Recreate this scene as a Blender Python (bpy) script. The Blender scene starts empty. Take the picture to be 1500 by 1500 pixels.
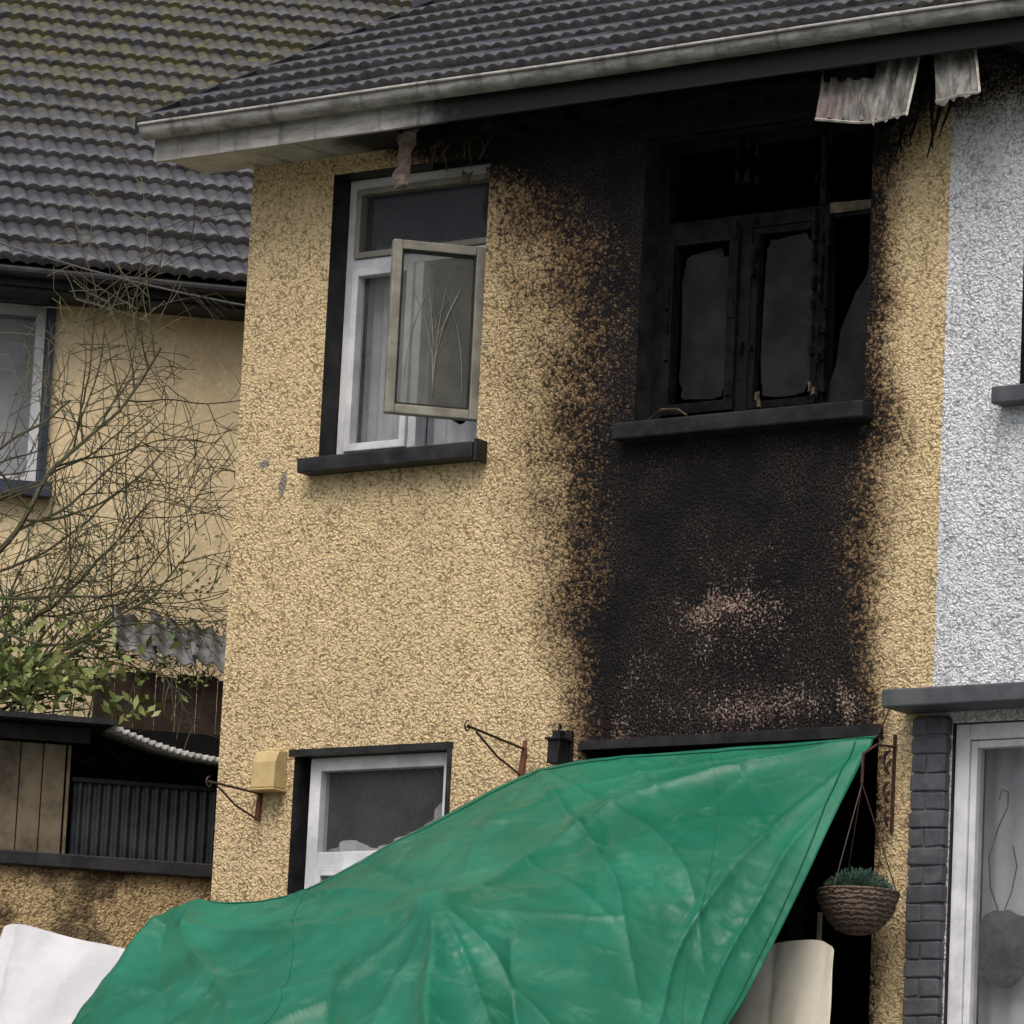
import bpy, bmesh, math, random
from mathutils import Vector, Matrix, noise
random.seed(7)
sc=bpy.context.scene
rad=math.radians
# ------------------------------------------------------------------ camera
r=Vector((.8093,.5855,.0480)).normalized(); b=Vector((.5836,-.7919,-.18)).normalized()
u=b.cross(r).normalized(); r=u.cross(b)
C=Vector((14.418,-17.460,-0.781))
cd=bpy.data.cameras.new("camera"); cd.lens=180; cd.clip_end=2000
cam=bpy.data.objects.new("camera",cd); sc.collection.objects.link(cam)
cam.matrix_world=Matrix(((r.x,u.x,b.x,C.x),(r.y,u.y,b.y,C.y),(r.z,u.z,b.z,C.z),(0,0,0,1))); sc.camera=cam
# ------------------------------------------------------------------ light
SUN_EL=rad(55); SUN_AZ=rad(162)   # azimuth clockwise from +Y
w=bpy.data.worlds.new("World"); sc.world=w; w.use_nodes=True
nt=w.node_tree; bg=nt.nodes["Background"]; sky=nt.nodes.new('ShaderNodeTexSky'); sky.sky_type='NISHITA'
sky.sun_disc=False; sky.sun_elevation=SUN_EL; sky.sun_rotation=SUN_AZ; sky.dust_density=6; sky.air_density=1.0; sky.ozone_density=1.0
nt.links.new(sky.outputs[0],bg.inputs[0]); bg.inputs[1].default_value=0.15
sd=bpy.data.lights.new("sun",'SUN'); sd.energy=1.3; sd.angle=rad(38); sd.color=(1,.985,.965)
so=bpy.data.objects.new("sun",sd); sc.collection.objects.link(so)
dirv=Vector((math.sin(SUN_AZ)*math.cos(SUN_EL),math.cos(SUN_AZ)*math.cos(SUN_EL),math.sin(SUN_EL)))
so.rotation_euler=dirv.to_track_quat('Z','Y').to_euler(); so.location=(0,-10,15)
sc.view_settings.view_transform='Standard'; sc.view_settings.look='None'; sc.view_settings.exposure=0
# ------------------------------------------------------------------ material helpers
class NT:
    def __init__(s,name):
        s.m=bpy.data.materials.new(name); s.m.use_nodes=True; s.t=s.m.node_tree
        s.b=s.t.nodes["Principled BSDF"]; s.tc=s.t.nodes.new('ShaderNodeTexCoord')
    def n(s,k,**kw):
        x=s.t.nodes.new(k)
        for a,v in kw.items(): setattr(x,a,v)
        return x
    def set(s,x,i,v):
        if isinstance(v,bpy.types.NodeSocket): s.t.links.new(v,x.inputs[i])
        elif v is not None: x.inputs[i].default_value=v
    def noise(s,sc_,det=3,rough=.55,vec=None,dist=0):
        x=s.n('ShaderNodeTexNoise'); s.set(x,'Vector',vec if vec else s.tc.outputs['Object'])
        x.inputs['Scale'].default_value=sc_; x.inputs['Detail'].default_value=det; x.inputs['Roughness'].default_value=rough; x.inputs['Distortion'].default_value=dist
        return x.outputs['Fac']
    def vor(s,sc_,vec=None,feature='F1'):
        x=s.n('ShaderNodeTexVoronoi',feature=feature); s.set(x,'Vector',vec if vec else s.tc.outputs['Object']); x.inputs['Scale'].default_value=sc_
        return x
    def mapv(s,scale=(1,1,1)):
        x=s.n('ShaderNodeMapping'); s.set(x,'Vector',s.tc.outputs['Object']); x.inputs['Scale'].default_value=scale; return x.outputs[0]
    def math(s,op,a,b_=0.0,c=None,clamp=False):
        x=s.n('ShaderNodeMath',operation=op); x.use_clamp=clamp; s.set(x,0,a); s.set(x,1,b_)
        if c is not None: s.set(x,2,c)
        return x.outputs[0]
    def ramp(s,f,a,b_,lo=0.0,hi=1.0,smooth=True):
        x=s.n('ShaderNodeMapRange'); x.interpolation_type='SMOOTHSTEP' if smooth else 'LINEAR'
        s.set(x,0,f); x.inputs[1].default_value=a; x.inputs[2].default_value=b_; x.inputs[3].default_value=lo; x.inputs[4].default_value=hi
        return x.outputs[0]
    def mix(s,f,a,b_,blend='MIX'):
        x=s.n('ShaderNodeMix',data_type='RGBA',blend_type=blend); s.set(x,0,f)
        s.set(x,6,a if not isinstance(a,tuple) else (*a,1)[:4]); s.set(x,7,b_ if not isinstance(b_,tuple) else (*b_,1)[:4])
        return x.outputs[2]
    def bump(s,h,strength=.5,dist=.01,nrm=None):
        x=s.n('ShaderNodeBump'); x.inputs['Strength'].default_value=strength; x.inputs['Distance'].default_value=dist; s.set(x,'Height',h)
        if nrm: s.set(x,'Normal',nrm)
        return x.outputs[0]
    def attr(s,name):
        x=s.n('ShaderNodeAttribute'); x.attribute_name=name; return x.outputs['Fac']
    def out(s,col=None,rough=None,nrm=None,spec=None,**kw):
        if col is not None: s.set(s.b,'Base Color',(*col,1) if isinstance(col,tuple) else col)
        if rough is not None: s.set(s.b,'Roughness',rough)
        if nrm is not None: s.set(s.b,'Normal',nrm)
        if spec is not None: s.set(s.b,'Specular IOR Level',spec)
        for k,v in kw.items(): s.set(s.b,k.replace('_',' '),v)
        return s.m

def simple(name,c1,c2=None,scale=8,rough=.6,bump=.2,bscale=60,spec=.4,**kw):
    s=NT(name); c2=c2 or tuple(x*.7 for x in c1)
    f=s.ramp(s.noise(scale,4,.65),.35,.68)
    return s.out(s.mix(f,c1,c2),rough,s.bump(s.noise(bscale,2),bump,.003) if bump else None,spec,**kw)

def pebble(name,base,gap_shade,sc_=70,soot=False,dirt=0.0,bstr=.9,streaks=0.0,pits=.72,gap_shade_f=1.0):
    s=NT(name)
    dn=s.n('ShaderNodeTexNoise'); s.set(dn,'Vector',s.tc.outputs['Object']); dn.inputs['Scale'].default_value=sc_*.5; dn.inputs['Detail'].default_value=1
    add=s.n('ShaderNodeVectorMath',operation='MULTIPLY_ADD'); s.set(add,0,dn.outputs['Color']); add.inputs[1].default_value=(.035,.035,.035); s.set(add,2,s.tc.outputs['Object'])
    v=s.vor(sc_,add.outputs[0]); d=v.outputs['Distance']; rc=v.outputs['Color']
    sep=s.n('ShaderNodeSeparateColor'); s.set(sep,0,rc); r1,r2,r3=sep.outputs
    fine=s.noise(sc_*1.5,2,.6)
    h=s.math('SUBTRACT',s.math('MULTIPLY',r3,.45),s.math('MULTIPLY',d,.8))
    h=s.math('ADD',h,s.math('MULTIPLY',fine,.6))
    big=s.noise(1.3,4,.6); mid=s.noise(8,2,.6)
    col=s.mix(s.ramp(big,.3,.7,0,.6),base,tuple(x*.80 for x in base))
    col=s.mix(s.math('MULTIPLY',r1,.5),col,tuple(min(1,x*1.22+.06) for x in base))
    col=s.mix(s.ramp(s.noise(2.2,4,.65,s.mapv((2.5,2.5,.5))),.50,.72,0,.35),col,tuple(x*y for x,y in zip(base,(.62,.62,.62))))
    cf=s.math('MULTIPLY',s.ramp(d,.38,.76),s.ramp(mid,.3,.7,.30*gap_shade_f,.85*gap_shade_f))  # occlusion shade in the gaps between pebbles, painted into the colour
    col=s.mix(cf,col,gap_shade)
    pit=s.ramp(s.noise(sc_*.55,2,.6),.575,.65,0,pits)  # dark pits use the same painted gap shade
    col=s.mix(pit,col,gap_shade)
    if dirt>0:
        col=s.mix(s.ramp(s.noise(2.5,5,.7),.48,.62,0,dirt),col,(.035,.025,.015))
    if streaks>0:
        st=s.noise(3.0,4,.6,s.mapv((2.2,2.2,.35)))
        col=s.mix(s.ramp(st,.5,.72,0,streaks),col,tuple(x*.45 for x in base))
    if soot:
        so_=s.attr("soot"); sp=s.attr("spall")
        pt=s.ramp(s.math('ADD',s.attr("patch"),s.math('MULTIPLY',s.math('SUBTRACT',fine,.5),.8)),.45,.6,0,.85)
        col=s.mix(pt,col,(.17,.17,.18))
        n1=s.noise(3.2,4,.65)
        lo=s.math('ADD',so_,s.math('MULTIPLY',s.math('MULTIPLY',s.math('SUBTRACT',n1,.5),.8),s.ramp(so_,.0,.2)))
        col=s.mix(s.ramp(lo,.05,.62,0,.95,False),col,(.26,.205,.17),'MULTIPLY')
        t=s.math('ADD',lo,s.math('MULTIPLY',s.math('SUBTRACT',fine,.5),.70))
        t=s.math('ADD',t,s.math('MULTIPLY',s.math('SUBTRACT',r2,.5),.42))
        t=s.math('ADD',t,s.math('MULTIPLY',s.math('SUBTRACT',d,.45),.45))
        t=s.math('ADD',s.math('MULTIPLY',t,s.ramp(so_,.0,.12)),s.math('MULTIPLY',s.ramp(so_,.94,1.0),.16))
        blk=s.mix(s.math('MULTIPLY',s.ramp(fine,.46,.66),s.ramp(s.noise(2.3,4,.7),.38,.62,.10,1)),(.0045,.0042,.005),(.060,.046,.041))
        col=s.mix(s.ramp(t,.30,.88),col,blk)
        q=s.math('ADD',s.math('MULTIPLY',sp,.80),s.math('MULTIPLY',s.math('SUBTRACT',s.noise(8,4,.7),.5),1.0))
        q=s.math('ADD',q,s.math('MULTIPLY',s.math('SUBTRACT',s.noise(sc_*1.15,2,.7),.5),2.2))
        q=s.math('MULTIPLY',q,s.ramp(sp,.04,.3))
        sc2=s.mix(r3,(.42,.33,.26),(.13,.07,.055))
        col=s.mix(s.ramp(q,.55,.82,0,.85),col,sc2)
    return s.out(col,.9,s.bump(h,bstr,.012),.2)

Y_BASE=(.72,.565,.325)
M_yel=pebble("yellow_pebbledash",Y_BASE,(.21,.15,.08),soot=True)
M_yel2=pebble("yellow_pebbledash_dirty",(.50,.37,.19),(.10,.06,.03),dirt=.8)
M_cream=pebble("cream_render",(.80,.66,.42),(.55,.43,.26),sc_=55,bstr=.22,streaks=.22,pits=.2,gap_shade_f=.4)
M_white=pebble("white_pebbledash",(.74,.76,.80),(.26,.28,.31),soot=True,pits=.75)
M_blackpaint=simple("black_masonry_paint",(.010,.010,.012),(.03,.03,.032),10,.55,.3,spec=.3)
M_upvc=simple("white_upvc",(.74,.76,.79),(.50,.52,.55),5,.35,.05)
M_upvc_dirty=simple("dirty_upvc",(.30,.29,.245),(.17,.16,.13),7,.5,.1)
M_char=simple("charred_frame",(.003,.003,.0035),(.010,.0095,.009),14,.85,.6,40,spec=.1)
M_charbrown=simple("scorched_frame",(.10,.075,.045),(.02,.018,.016),18,.7,.5,40)
M_greysill=simple("sooted_sill",(.020,.020,.022),(.006,.006,.007),9,.7,.4,spec=.25)
M_grey=simple("grey_masonry_paint",(.085,.092,.105),(.05,.055,.065),12,.7,.8,35)
M_greycan=simple("grey_canopy_paint",(.085,.093,.10),(.05,.055,.065),7,.6,.2)
M_blue=simple("blue_painted_reveal",(.03,.045,.075),(.02,.03,.05),8,.6,.2)
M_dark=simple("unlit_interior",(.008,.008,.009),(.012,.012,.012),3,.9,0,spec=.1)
M_iron=simple("wrought_iron",(.03,.024,.022),(.09,.035,.02),30,.6,.4,90)
M_rust=simple("rusted_iron",(.16,.05,.03),(.06,.03,.02),30,.8,.5,90)
M_wood=simple("weathered_plank",(.17,.14,.09),(.05,.042,.028),5,.85,.6,50)
M_brown=simple("stained_boards",(.070,.045,.033),(.035,.024,.019),9,.8,.5,40)
M_cable=simple("cable_sheath",(.08,.08,.085),None,5,.6,0)

def glass(name,tint,rough=.08,film=.5,filmcol=(.05,.055,.06)):
    s=NT(name)
    f=s.ramp(s.noise(3.5,3,.6),.3,.7)
    s.out(s.mix(f,tint,filmcol),rough)
    tr=s.n('ShaderNodeBsdfTransparent'); mx=s.n('ShaderNodeMixShader'); mx.inputs[0].default_value=film
    s.t.links.new(tr.outputs[0],mx.inputs[1]); s.t.links.new(s.b.outputs[0],mx.inputs[2])
    s.t.links.new(mx.outputs[0],s.t.nodes['Material Output'].inputs[0])
    return s.m
M_glass=glass("window_glass",(.10,.105,.11),.05,.35,(.18,.19,.20))
M_glass_dirty=glass("smoky_glass",(.15,.152,.125),.2,.66,(.085,.087,.07))
M_glass_soot=simple("sooted_glass",(.006,.006,.007),(.017,.0165,.019),5,.5,.15,12,spec=.12)
M_net=simple("net_curtain",(.66,.68,.72),(.50,.52,.56),7,.9,0)
M_netgrey=simple("smoke_stained_net",(.22,.22,.21),(.14,.14,.135),7,.9,0)
# roof tiles
def tilem(name,base,moss,edgef=.8,edgec=(.17,.17,.175)):
    s=NT(name); a=s.attr("tile")
    col=s.mix(s.math('MULTIPLY',a,.7),base,tuple(x*1.6 for x in base))
    col=s.mix(s.ramp(s.noise(14,4,.7),.45,.7,0,.6),col,tuple(x*.45 for x in base))
    e=s.math('MULTIPLY',s.attr("edge"),s.ramp(s.noise(18,3,.6),.35,.6,.15,edgef))
    col=s.mix(e,col,edgec)
    m=s.math('MULTIPLY',s.attr("moss"),s.ramp(s.noise(9,5,.75),.42,.6))
    col=s.mix(m,col,moss)
    col=s.mix(s.ramp(s.noise(55,2,.6),.66,.72,0,.35),col,(.22,.22,.21))
    return s.out(col,s.ramp(s.noise(8,3),.35,.65,.38,.65),s.bump(s.noise(120,2),.4,.004),.4)
M_tile=tilem("concrete_tiles",(.027,.027,.031),(.095,.09,.035),.6,(.15,.15,.152))
M_tile2=tilem("weathered_tiles",(.044,.043,.048),(.11,.10,.042),.7)
def sooted(name,c1,c2,rough=.5):
    s=NT(name); f=s.ramp(s.noise(6,5,.7,s.mapv((1,1,5))),.35,.65)
    col=s.mix(f,c1,c2)
    col=s.mix(s.ramp(s.noise(3,5,.7,s.mapv((4,1,.6))),.52,.66,0,.55),col,(.07,.07,.06))
    t=s.math('ADD',s.attr("soot"),s.math('MULTIPLY',s.math('SUBTRACT',s.noise(7,4,.7),.5),.5))
    t=s.math('MULTIPLY',t,s.ramp(s.attr("soot"),.01,.15))
    col=s.mix(s.ramp(t,.25,.75),col,(.007,.007,.008))
    return s.out(col,rough,s.bump(s.noise(50,2),.25,.003),.3)
M_gutter=sooted("weathered_gutter",(.34,.34,.325),(.15,.15,.138))
M_fascia=sooted("weathered_fascia",(.46,.45,.43),(.28,.27,.25))

# ------------------------------------------------------------------ object helpers
def empty(name,loc=(0,0,0),rot=0):
    o=bpy.data.objects.new(name,None); o.empty_display_size=.2; o.location=loc; o.rotation_euler=(0,0,rot); sc.collection.objects.link(o); return o
def mesh(name,verts,faces,mats,parent=None,smooth=False,midx=None,attrs=None):
    me=bpy.data.meshes.new(name); me.from_pydata(verts,[],faces); me.update()
    for m in (mats if isinstance(mats,(list,tuple)) else [mats]): me.materials.append(m)
    if midx: me.polygons.foreach_set('material_index',midx)
    if smooth: me.polygons.foreach_set('use_smooth',[True]*len(me.polygons))
    if attrs:
        for k,v in attrs.items():
            a=me.attributes.new(k,'FLOAT','POINT'); a.data.foreach_set('value',v)
    o=bpy.data.objects.new(name,me); sc.collection.objects.link(o)
    if parent: o.parent=parent
    return o
class Geo:
    """collects boxes, tubes, quads into one mesh"""
    def __init__(s): s.v=[];s.f=[];s.mi=[]
    def box(s,x0,x1,y0,y1,z0,z1,m=0,jit=0):
        k=len(s.v); j=lambda:random.uniform(-jit,jit)
        for z in (z0,z1):
            for x,y in ((x0,y0),(x1,y0),(x1,y1),(x0,y1)): s.v.append((x+j(),y+j(),z+j()))
        for q in ((0,3,2,1),(4,5,6,7),(0,1,5,4),(1,2,6,5),(2,3,7,6),(3,0,4,7)): s.f.append(tuple(k+i for i in q)); s.mi.append(m)
    def poly(s,pts,m=0):
        k=len(s.v); s.v+= [tuple(p) for p in pts]; s.f.append(tuple(range(k,k+len(pts)))); s.mi.append(m)
    def prism(s,pts,off,m=0):
        k=len(s.v);n=len(pts);off=Vector(off)
        s.v+=[tuple(p) for p in pts]+[tuple(Vector(p)+off) for p in pts]
        s.f.append(tuple(range(k+n-1,k-1,-1))); s.f.append(tuple(range(k+n,k+2*n))); s.mi+=[m,m]
        for i in range(n): s.f.append((k+i,k+(i+1)%n,k+n+(i+1)%n,k+n+i)); s.mi.append(m)
    def tube(s,pts,rs,sides=5,m=0):
        pts=[Vector(p) for p in pts]
        if not isinstance(rs,(list,tuple)): rs=[rs]*len(pts)
        k=len(s.v)
        for i,p in enumerate(pts):
            t=(pts[min(i+1,len(pts)-1)]-pts[max(i-1,0)]); 
            if t.length<1e-6: t=Vector((0,0,1))
            t.normalize(); a=t.cross(Vector((0.31,.2,.93))).normalized(); bb=t.cross(a)
            for j in range(sides):
                an=2*math.pi*j/sides; s.v.append(tuple(p+(a*math.cos(an)+bb*math.sin(an))*rs[i]))
        for i in range(len(pts)-1):
            for j in range(sides):
                s.f.append((k+i*sides+j,k+i*sides+(j+1)%sides,k+(i+1)*sides+(j+1)%sides,k+(i+1)*sides+j)); s.mi.append(m)
        s.f.append(tuple(k+j for j in range(sides-1,-1,-1))); s.mi.append(m)
        e=k+(len(pts)-1)*sides; s.f.append(tuple(e+j for j in range(sides))); s.mi.append(m)
    def make(s,name,mats,parent=None,smooth=False,bevel=0,attrs=None):
        o=mesh(name,s.v,s.f,mats,parent,smooth,s.mi,attrs)
        if bevel:
            md=o.modifiers.new("bevel",'BEVEL'); md.width=bevel; md.segments=2; md.limit_method='ANGLE'
        return o
def sstep(a,b_,x):
    t=max(0,min(1,(x-a)/(b_-a))); return t*t*(3-2*t)
def interp(tab,x):
    tab=sorted(tab)
    if x<=tab[0][0]: return tab[0][1]
    for (a,va),(b_,vb) in zip(tab,tab[1:]):
        if x<=b_: return va+(vb-va)*(x-a)/(b_-a)
    return tab[-1][1]
# soot on the facade:  core edge and halo edge against height
coreL=[(2.1,2.07),(2.7,2.10),(3.1,2.14),(3.5,2.17),(4.0,2.20),(4.35,2.14),(4.6,1.86),(4.8,1.22),(5.0,.66)]
haloL=[(2.1,1.74),(2.7,1.56),(3.1,1.36),(3.5,1.22),(4.0,1.10),(4.35,1.02),(4.6,.95),(4.8,.70),(5.0,.30)]
coreR=[(2.1,3.38),(2.6,3.24),(3.0,3.16),(3.3,3.24),(3.5,3.32),(3.6,3.30),(4.5,3.30),(4.75,3.40),(4.9,3.75),(5.0,4.2)]
haloR=[(2.1,3.54),(2.6,3.56),(3.0,3.62),(3.3,3.68),(3.5,3.64),(3.7,3.54),(4.4,3.52),(4.65,3.74),(4.8,4.0),(5.0,5.0)]
def soot_at(x,z):
    wob=.05*noise.noise(Vector((x*1.5,z*3.1,5)))+.03*noise.noise(Vector((x*4,z*8,9)))
    a=interp(coreL,z)+wob; h=interp(haloL,z)+wob*1.6; c=interp(coreR,z)+wob; k=interp(haloR,z)+wob*.5
    if x<a:
        t=max(0,min(1,(x-h)/(a-h))); s=t**1.25
    elif x>c:
        t=max(0,min(1,1-(x-c)/(k-c))); s=t**1.2
    else: s=1
    if z<2.12 and x<1.9: s=0
    return s
def spall_at(x,z):
    # flaked patch above the ground floor opening: arch band + scatter
    cx,cz=2.76,2.12
    wob=.11*noise.noise(Vector((x*3,z*3,1)))+.05*noise.noise(Vector((x*8,z*8,1)))
    d=math.hypot((x-cx)/.62,(z-cz)/.66)+wob
    band=math.exp(-((d-.92)/.13)**2)*(.50+.5*noise.noise(Vector((x*2.5,z*2.5,7))))
    fill=.36*(1-sstep(.6,1.9,d))
    low=.42*math.exp(-((x-2.85)/.42)**2-((z-2.26)/.10)**2)
    top=.32*math.exp(-((x-2.76)/.32)**2-((z-2.66)/.18)**2)+.18*math.exp(-((x-2.7)/.5)**2-((z-3.0)/.25)**2)
    return max(0,min(1,max(band,fill)+low+top)) if 2.05<x<3.42 and z<3.4 else 0
def patch_at(x,z):
    return .95*max(math.exp(-((x-.165)/.035)**2-((z-3.50)/.03)**2),math.exp(-((x-.275-(z-3.4)*.2)/.030)**2-((z-3.40)/.075)**2))
def wall_grid(name,x0,x1,z0,z1,openings,mat,parent,step=.03,y=0,soot=None,spall=None,patch=None):
    def lines(a,b_,cuts):
        pts=sorted(set([a,b_]+[c for c in cuts if a<c<b_])); out=[]
        for p,q in zip(pts,pts[1:]):
            n=max(1,int(round((q-p)/step))); out+=[p+(q-p)*i/n for i in range(n)]
        return out+[b_]
    xs=lines(x0,x1,[c for o in openings for c in o[:2]]); zs=lines(z0,z1,[c for o in openings for c in o[2:4]])
    V=[(x,y,z) for z in zs for x in xs]; F=[]; nx=len(xs)
    for j in range(len(zs)-1):
        for i in range(nx-1):
            cx=(xs[i]+xs[i+1])/2; cz=(zs[j]+zs[j+1])/2
            if any(o[0]<cx<o[1] and o[2]<cz<o[3] for o in openings): continue
            F.append((j*nx+i,j*nx+i+1,(j+1)*nx+i+1,(j+1)*nx+i))
    at={k:[fn(v[0],v[2]) if fn else 0 for v in V] for k,fn in (('soot',soot),('spall',spall),('patch',patch))}
    return mesh(name,V,F,mat,parent,attrs=at)
def roof(name,x0,x1,y0,z0,pitch,length,parent,mossf,wav=.075,mat=None):
    gauge=.30; V=[];F=[];tile=[];moss=[];edge=[]; c,s=math.cos(pitch),math.sin(pitch)
    nx=int((x1-x0)/wav*6); nc=int(length/gauge)
    for k in range(nc):
        base=len(V)
        off=random.uniform(-.003,.003)
        prof=[(-.012,-.010),(-.012,.030),(.03,.029),(gauge*.5,.014),(gauge+.02,-.004)]
        for j,(sd_,h) in enumerate(prof):
            for i in range(nx+1):
                x=x0+(x1-x0)*i/nx
                ph=(x-x0)/wav
                wv=.015*(abs(math.sin(math.pi*ph))-.5) 
                ti=int((x-x0+(.15 if k%2 else 0))/.30)
                rr=random.Random(ti*131+k*977+3).random()
                hh=h+wv+off+(rr-.5)*.008
                jag=(rr-.5)*.014 if j<2 else 0
                sp=k*gauge+sd_+jag
                V.append((x,y0+sp*c-hh*s,z0+sp*s+hh*c)); tile.append(rr); moss.append(mossf(x,sp)); edge.append(1 if j in(1,2) else 0)
        for j in range(4):
            for i in range(nx):
                a=base+j*(nx+1)+i; F.append((a,a+1,a+nx+2,a+nx+1))
    return mesh(name,V,F,mat or M_tile,parent,attrs={'tile':tile,'moss':moss,'edge':edge})

# ================================================================== BURNT HOUSE
H=empty("burnt_house")
W1=(.47,1.34,3.50,4.80); W2=(2.17,3.32,3.52,4.78); W3=(.43,1.27,1.15,2.17); DR=(2.0,3.45,.05,2.16)
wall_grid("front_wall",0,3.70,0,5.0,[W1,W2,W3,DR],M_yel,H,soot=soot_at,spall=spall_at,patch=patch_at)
g=Geo()
g.poly([(0,0,0),(0,0,5.0),(0,6.5,5.0),(0,6.5,0)]); g.poly([(0,0,5.0),(0,3.04,6.6),(0,6.5,5.0)]); g.poly([(0,6.5,0),(0,6.5,5),(3.7,6.5,5),(3.7,6.5,0)])
g.make("gable_wall",[M_yel2],H)
g=Geo(); T=.24
for (x0,x1,z0,z1) in (W1,W2,W3,DR):
    g.box(x0-.02,x0,.002,T,z0-.02,z1+.02); g.box(x1,x1+.02,.002,T,z0-.02,z1+.02); g.box(x0,x1,.002,T,z1,z1+.02); g.box(x0,x1,.002,T,z0-.02,z0)
g.make("window_reveals",[M_blackpaint],H)
g=Geo()
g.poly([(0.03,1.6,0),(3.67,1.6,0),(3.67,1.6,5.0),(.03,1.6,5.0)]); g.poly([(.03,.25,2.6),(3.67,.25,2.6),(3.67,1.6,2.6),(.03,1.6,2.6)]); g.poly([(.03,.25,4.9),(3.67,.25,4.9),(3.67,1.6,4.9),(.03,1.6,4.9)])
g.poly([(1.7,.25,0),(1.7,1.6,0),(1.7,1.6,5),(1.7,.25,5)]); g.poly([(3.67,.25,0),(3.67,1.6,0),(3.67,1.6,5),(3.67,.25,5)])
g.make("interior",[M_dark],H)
# sills
g=Geo(); g.box(.42,1.385,-.09,.12,3.425,3.495,jit=.003); g.box(1.387,1.405,-.085,-.002,3.41,3.51); g.make("left_sill",[M_blackpaint],H,bevel=.006)
g=Geo(); g.box(2.12,3.37,-.09,.12,3.445,3.515,jit=.004); g.make("right_sill",[M_greysill],H,bevel=.008)
g=Geo(); g.box(.40,1.30,-.006,.02,2.172,2.20); g.box(1.272,1.295,-.006,.02,1.15,2.171); g.make("window_band",[M_blackpaint],H)
g=Geo(); g.box(1.98,3.47,-.03,.02,2.13,2.175,jit=.004); g.make("charred_lintel",[M_greysill],H)
def frame(g,x0,x1,z0,z1,y0,y1,t,m=0):
    g.box(x0,x0+t,y0,y1,z0,z1,m); g.box(x1-t,x1,y0,y1,z0,z1,m); g.box(x0+t,x1-t,y0,y1,z0,z0+t,m); g.box(x0+t,x1-t,y0,y1,z1-t,z1,m)
# W1
g=Geo(); t=.045
frame(g,.472,1.338,3.502,4.798,.12,.18,t)
g.box(.517,1.293,.121,.179,4.385,4.43); g.box(.865,.91,.121,.179,3.547,4.385)
frame(g,.519,.863,3.549,4.383,.105,.165,.035)
g.make("left_window_frame",[M_upvc],H,bevel=.004)
g=Geo(); frame(g,.519,1.291,4.432,4.751,.107,.165,.028); g.make("top_light_frame",[M_upvc_dirty],H,bevel=.004)
g=Geo(); g.poly([(.55,.15,3.58),(.83,.15,3.58),(.83,.15,4.35),(.55,.15,4.35)]); g.poly([(.545,.15,4.455),(1.265,.15,4.455),(1.265,.15,4.73),(.545,.15,4.73)]); g.make("left_window_glass",[M_glass],H)
def curtain(name,x0,x1,zb,ztf,y,mat,parent,n=80,amp=.014):
    V=[];F=[]
    for i in range(n+1):
        x=x0+(x1-x0)*i/n; yy=y+amp*math.sin(i*.9+1.2*math.sin(i*.23))+amp*.5*math.sin(i*.37)
        V+=[(x,yy,zb),(x,yy,ztf(x))]
    for i in range(n): F.append((2*i,2*i+2,2*i+3,2*i+1))
    return mesh(name,V,F,mat,parent,True)
curtain("net_curtain",.50,.87,3.50,lambda x:4.40,.26,M_net,H,40)
curtain("net_curtain_torn",.87,1.33,3.50,lambda x:3.66+.08*abs(math.sin(x*9)),.26,M_net,H,40)
curtain("top_light_net",.50,1.33,4.40,lambda x:4.52+.04*math.sin(x*5),.30,M_netgrey,H,40)
# open sash (hinged on the right jamb, swung outward)
S=empty("open_sash",(1.275,.085,0),rad(48)); S.parent=H
sw=.415
g=Geo(); frame(g,-sw,0,3.625,4.40,-.025,.025,.042); g.make("sash_frame",[M_upvc_dirty],S,bevel=.005)
g=Geo(); frame(g,-sw+.043,-.043,3.669,4.356,-.012,.012,.008); g.make("sash_gasket",[M_blackpaint],S)
g=Geo(); g.poly([(-sw+.04,0,3.665),(-.04,0,3.665),(-.04,0,4.36),(-sw+.04,0,4.36)]); g.make("sash_glass",[M_glass_dirty],S)
M_etch=simple("etched_motif",(.20,.20,.175),(.13,.13,.11),9,.5,0)
g=Geo(); rr=random.Random(3)
def arc(x0,z0,x1,z1,bend,r_):
    pts=[]
    for k in range(15):
        t=k/14; pts.append((x0+(x1-x0)*t+bend*math.sin(math.pi*t),-.004,z0+(z1-z0)*t))
    g.tube(pts,[r_*(.3+math.sin(math.pi*min(1,.1+k/14*.9))) for k in range(15)],4)
cx=-sw/2
arc(cx,3.72,cx-.11,4.20,.035,.0035); arc(cx,3.72,cx+.11,4.22,-.035,.0035); arc(cx-.13,3.72,cx-.02,4.25,-.03,.002); arc(cx+.13,3.72,cx+.03,4.22,.03,.002)
arc(cx,3.78,cx-.05,4.26,.012,.0025); arc(cx,3.78,cx+.05,4.26,-.012,.0025)
for k in range(3):
    z=3.84+.09*k; arc(cx,z,cx+.06,z+.14,-.016,.0014); arc(cx,z,cx-.06,z+.14,.016,.0014)
g.make("etched_glass_motif",[M_etch],S)
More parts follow.
